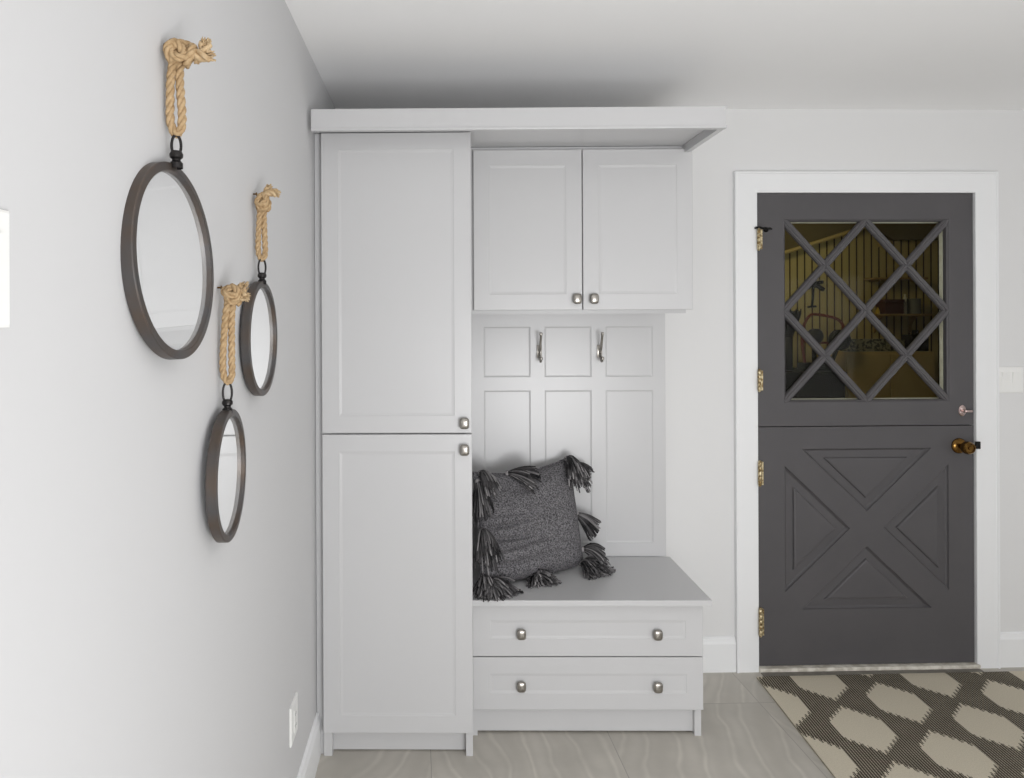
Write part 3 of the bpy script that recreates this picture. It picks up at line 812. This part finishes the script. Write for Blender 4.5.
bm = newbox(1.7, 6.2, GY, GY+.1, -.05, 2.6); structure('wall_garage_back', bm, M_PANEL)
structure('wall_garage_left', newbox(1.3, 1.4, .2, GY+.1, -.05, 2.6), M_GW)
structure('wall_garage_right', newbox(4.35, 4.45, .34, GY-.001, -.05, 2.6), M_GW)
structure('floor_garage', newbox(1.4, 4.35, .18, GY, -.1, -.05), M_GW)
structure('ceiling_garage', newbox(1.4, 4.35, .18, GY, 2.6, 2.7), M_GW)
# sloping boarded band with a trim along its lower edge
bm = bmesh.new()
P = [(2.4, 1.86), (2.868, 2.003), (3.408, 2.175), (3.46, 2.16), (3.60, 2.08), (4.3, 2.08), (4.3, 2.6), (2.4, 2.6)]
a = [bm.verts.new((x, GY-.05, z)) for x, z in P]; b2 = [bm.verts.new((x, GY-.002, z)) for x, z in P]
bm.faces.new(a); bm.faces.new(b2[::-1])
for k in range(len(P)): bm.faces.new((a[k], a[(k+1) % len(P)], b2[(k+1) % len(P)], b2[k]))
structure('trim_3', bm, M_GW)
bm = bmesh.new(); tube(bm, [(x, GY-.06, z) for x, z in P[:3]]+[(3.44, GY-.06, 2.17), (3.49, GY-.06, 2.12), (3.50, GY-.06, 2.03)], .014, 8); structure('trim_4', bm, M_GCREAM, smooth=True)
# black cabinet
blk = tag(empty('workshop_cabinet', (2.60, 1.52, -.05)), 'black low cabinet in the dim garage behind the door glass', 'cabinet')
link('body', newbox(-.42, .415, -.005, .45, 0, 1.222, bev=.004), M_GDARK, blk)
link('top_edge', newbox(-.43, .420, -.02, .455, 1.2225, 1.243, bev=.002), M_GDARK, blk)
# cream cupboard
crm = tag(empty('storage_cupboard', (3.42, 1.72, -.05)), 'old cream cupboard in the garage below the small wall shelf', 'cupboard')
link('body', newbox(-.294, .30, -.005, .27, 0, 1.361, bev=.004), M_GCREAM, crm)
link('door', newbox(-.285, -.002, -.019, -.006, .05, 1.345, bev=.003), M_GCREAM, crm); link('door', newbox(.002, .290, -.019, -.006, .05, 1.345, bev=.003), M_GCREAM, crm)
bm = newbox(-.19, .20, -.04, .045, 0, .082, bev=.003)
tag(link('long_carton', bm, M_GCARD, M=Matrix.Translation((3.345, 1.79, 1.312))), 'long flat grey printed carton lying on the cream cupboard', 'carton')
bm = newbox(-.06, .06, -.05, .05, 0, .11, bev=.006); lathe(bm, [(.02, .108), (.02, .14), (0, .142)], 12)
tag(link('black_canister', bm, M_GDARK, M=Matrix.Translation((3.645, 1.80, 1.312))), 'black square canister beside the carton on the cream cupboard', 'canister')
# wall shelf with brackets
sh = tag(empty('wall_shelf', (3.59, GY, 1.549)), 'narrow wooden shelf holding a maroon box on the garage wall', 'shelf')
link('board', newbox(-.16, .20, -.16, -.001, 0, .014, bev=.002), M_GWOOD, sh)
for x in (-.10, .14):
    bm = bmesh.new(); P2 = [(0, 0), (-.13, 0)]+[(-.13+.11*sin(t)*1.0, -.10+.10*cos(t)) for t in [pi/2*k/8 for k in range(1, 9)]]+[(0, -.12)]
    a = [bm.verts.new((x-.006, y-.002, z-.001)) for y, z in P2]; b2 = [bm.verts.new((x+.006, y-.002, z-.001)) for y, z in P2]
    bm.faces.new(a); bm.faces.new(b2[::-1])
    for k in range(len(P2)): bm.faces.new((a[k], a[(k+1) % len(P2)], b2[(k+1) % len(P2)], b2[k]))
    link('bracket', bm, M_GWOOD, sh)
sh2 = tag(empty('wall_shelf', (3.60, GY, 1.80)), 'upper bare wooden shelf on the garage wall', 'shelf')
link('board', newbox(-.18, .19, -.12, -.001, 0, .014, bev=.002), M_GWOOD, sh2)
for x in (-.14, .15): link('bracket', newbox(x-.006, x+.006, -.10, -.002, -.012, -.001), M_GWOOD, sh2)
bx = tag(empty('storage_box', (3.552, GY-.08, 1.5635)), 'maroon lidded box standing on the lower garage shelf', 'box')
link('body', newbox(-.067, .062, -.055, .055, 0, .075, bev=.003), M_GMAROON, bx); link('lid', newbox(-.070, .065, -.058, .058, .076, .10, bev=.003), M_GMAROON, bx)
bm = bmesh.new(); lathe(bm, [(0, 0), (.011, 0), (.011, .11), (.006, .118), (.006, .135), (0, .135)], 14)
tag(link('spray_can', bm, M_GWHITE, M=Matrix.Translation((3.642, GY-.10, 1.5635)), smooth=True, angle=40), 'slim white can beside the maroon box on the garage shelf', 'can')
bm = bmesh.new(); lathe(bm, [(0, 0), (.042, 0), (.042, .095), (.044, .097), (.044, .105), (0, .105)], 20)
tag(link('paint_tin', bm, M_GGREY, M=Matrix.Translation((3.715, GY-.08, 1.5635)), smooth=True, angle=40), 'dull grey tin on the garage shelf right of the white can', 'tin')
bm = bmesh.new(); lathe(bm, [(0, 0), (.013, 0), (.014, .02), (.009, .028), (.004, .045), (0, .045)], 14)
tag(link('glue_bottle', bm, M_GYEL, M=Matrix.Translation((3.455, GY-.10, 1.5635)), smooth=True, angle=40), 'tiny yellow bottle at the end of the garage shelf', 'bottle')
# machine with a bent red handle bar standing on the black cabinet
mc = tag(empty('garden_machine', (2.95, 1.66, 1.1935)), 'garden machine with bent red-brown handle bar standing on the black cabinet', 'machine')
bm = bmesh.new(); tube(bm, catmull([(-.115, 0, .03), (-.135, 0, .18), (-.125, 0, .29), (-.085, 0, .358), (-.03, 0, .365), (.07, 0, .345), (.12, 0, .315), (.135, 0, .265), (.115, 0, .19)], 8), .010, 8)
tube(bm, [(-.130, 0, .19), (.10, 0, .175)], .008, 8); link('handle_bar', bm, M_GRED, mc, True)
bm = bmesh.new(); lathe(bm, [(0, -.04), (.035, -.035), (.050, -.01), (.050, .02), (.035, .04), (0, .045)], 18, Matrix.Translation((-.065, -.02, .225)) @ Matrix.Rotation(pi/2, 4, 'X')); link('engine', bm, M_GDARK, mc, True)
bm = bmesh.new(); lathe(bm, [(0, -.03), (.05, -.027), (.068, -.01), (.068, .02), (.05, .03), (0, .03)], 18, Matrix.Translation((.095, -.02, .20)) @ Matrix.Rotation(pi/2, 4, 'X')); link('reel', bm, M_GDARK, mc, True)
bm = bmesh.new(); box(bm, -.15, .06, -.05, .05, 0, .05, bev=.006); tube(bm, [(-.06, -.01, .04), (-.065, -.01, .20)], .014, 8); tube(bm, [(.04, -.01, .03), (.09, -.01, .15)], .014, 8); link('base', bm, M_GDARK, mc)
# dark brush
br = tag(empty('bristle_brush', (2.715, 1.66, 1.1935)), 'upturned dark bristly brush on the black cabinet next to the machine', 'brush')
bm = bmesh.new(); tube(bm, [(0, 0, 0), (0, 0, .22)], .035, 10); link('handle', bm, M_GDARK, br, True)
bm = bmesh.new()
for k in range(160):
    a = random.random()*2*pi; rr = sqrt(random.random())*.04; v = Vector((cos(a)*rr*1.3, sin(a)*rr, .14+.05*random.random()))
    tube(bm, [(cos(a)*rr*.8, sin(a)*rr*.8, .215), tuple(Vector((cos(a)*rr, sin(a)*rr, .215))+v)], .004, 4)
tag(link('bristles', bm, M_GDARK, br), kind='stuff')
# tool hanging on the panelling
tl = tag(empty('garden_tool', (3.06, GY, 1.70)), 'dark long-handled garden tool hanging high on the garage panelling', 'tool')
bm = bmesh.new(); tube(bm, catmull([(-.012, -.012, -.085), (-.006, -.012, -.03), (-.002, -.012, .03), (.004, -.012, .07)], 5), .008, 6); tube(bm, [(-.04, -.01, -.085), (.02, -.01, -.08)], .007, 6)
link('handle', bm, M_GDARK, tl, True)
bm = bmesh.new(); tube(bm, catmull([(-.04, -.014, .045), (-.01, -.014, .07), (.03, -.014, .06), (.07, -.014, .035)], 5), [.012]*8+[.016]*8, 6); tube(bm, catmull([(-.03, -.014, .09), (.01, -.014, .085), (.065, -.014, .09)], 5), .012, 6); tube(bm, [(0, -.015, .12), (.005, -.015, .05)], .014, 6)
link('head', bm, M_GDARK, tl, True)

# ------------------------------------------------------------------ light
def area(name, loc, target, sx, sy, power, col=(1, 1, 1)):
    l = bpy.data.lights.new(name, 'AREA'); l.shape = 'RECTANGLE'; l.size = sx; l.size_y = sy; l.energy = power; l.color = col
    o = bpy.data.objects.new(name, l); COL.objects.link(o); o.location = loc
    o.rotation_euler = (Vector(target)-Vector(loc)).to_track_quat('-Z', 'Y').to_euler(); return o
area('window_light', (.9, -5.05, 1.1), (.95, 0, .7), 1.5, 1.5, 9, (.985, .99, 1))
area('bounce_light', (1.35, -3.65, .85), (1.0, -.5, 2.3), 1.0, 1.0, 43, (.99, .993, 1))
area('side_fill_light', (2.3, -5.05, 1.3), (.6, 0, 1.0), 1.4, 1.6, 12, (.985, .99, 1))  # added fill without a window, lifts the cabinet sheen seen in the mirrors
area('right_fill_light', (4.1, -3.3, 1.1), (0, -1.1, .8), 1.3, 1.6, 11, (.985, .99, 1))  # added fill without a window, brightens the mirror wall near the tall cabinet
area('garage_bulb_light', (2.0, 1.0, 2.4), (3.0, 2.0, 1.5), .3, .3, 4.2, (1, .88, .55))
w = bpy.data.worlds.new('world'); SC.world = w; w.use_nodes = True
w.node_tree.nodes['Background'].inputs[0].default_value = (.8, .85, .9, 1); w.node_tree.nodes['Background'].inputs[1].default_value = .05

# ------------------------------------------------------------------ camera
f, yaw, roll = 717.0, radians(-.6), radians(.25)
cam = bpy.data.cameras.new('camera'); co = bpy.data.objects.new('camera', cam); COL.objects.link(co)
cam.sensor_width = 36; cam.lens = f*36/1024
ppx, ppy = 440+f*tan(yaw), 320.0
cam.shift_x = (512-ppx)/1024; cam.shift_y = (ppy-389)/1024
cam.clip_start = .02
co.location = (.434, -3.08, 1.535)
co.matrix_world = Matrix.Translation((.434, -3.08, 1.535)) @ Matrix.Rotation(-yaw, 4, 'Z') @ Matrix.Rotation(pi/2, 4, 'X') @ Matrix.Rotation(-roll, 4, 'Z')
SC.camera = co

SC.view_settings.view_transform = 'Standard'; SC.view_settings.look = 'None'
SC.view_settings.exposure = 0; SC.view_settings.gamma = 1
SC.cycles.use_denoising = True
SC.cycles.max_bounces = 12; SC.cycles.diffuse_bounces = 6
SC.cycles.sample_clamp_indirect = 6
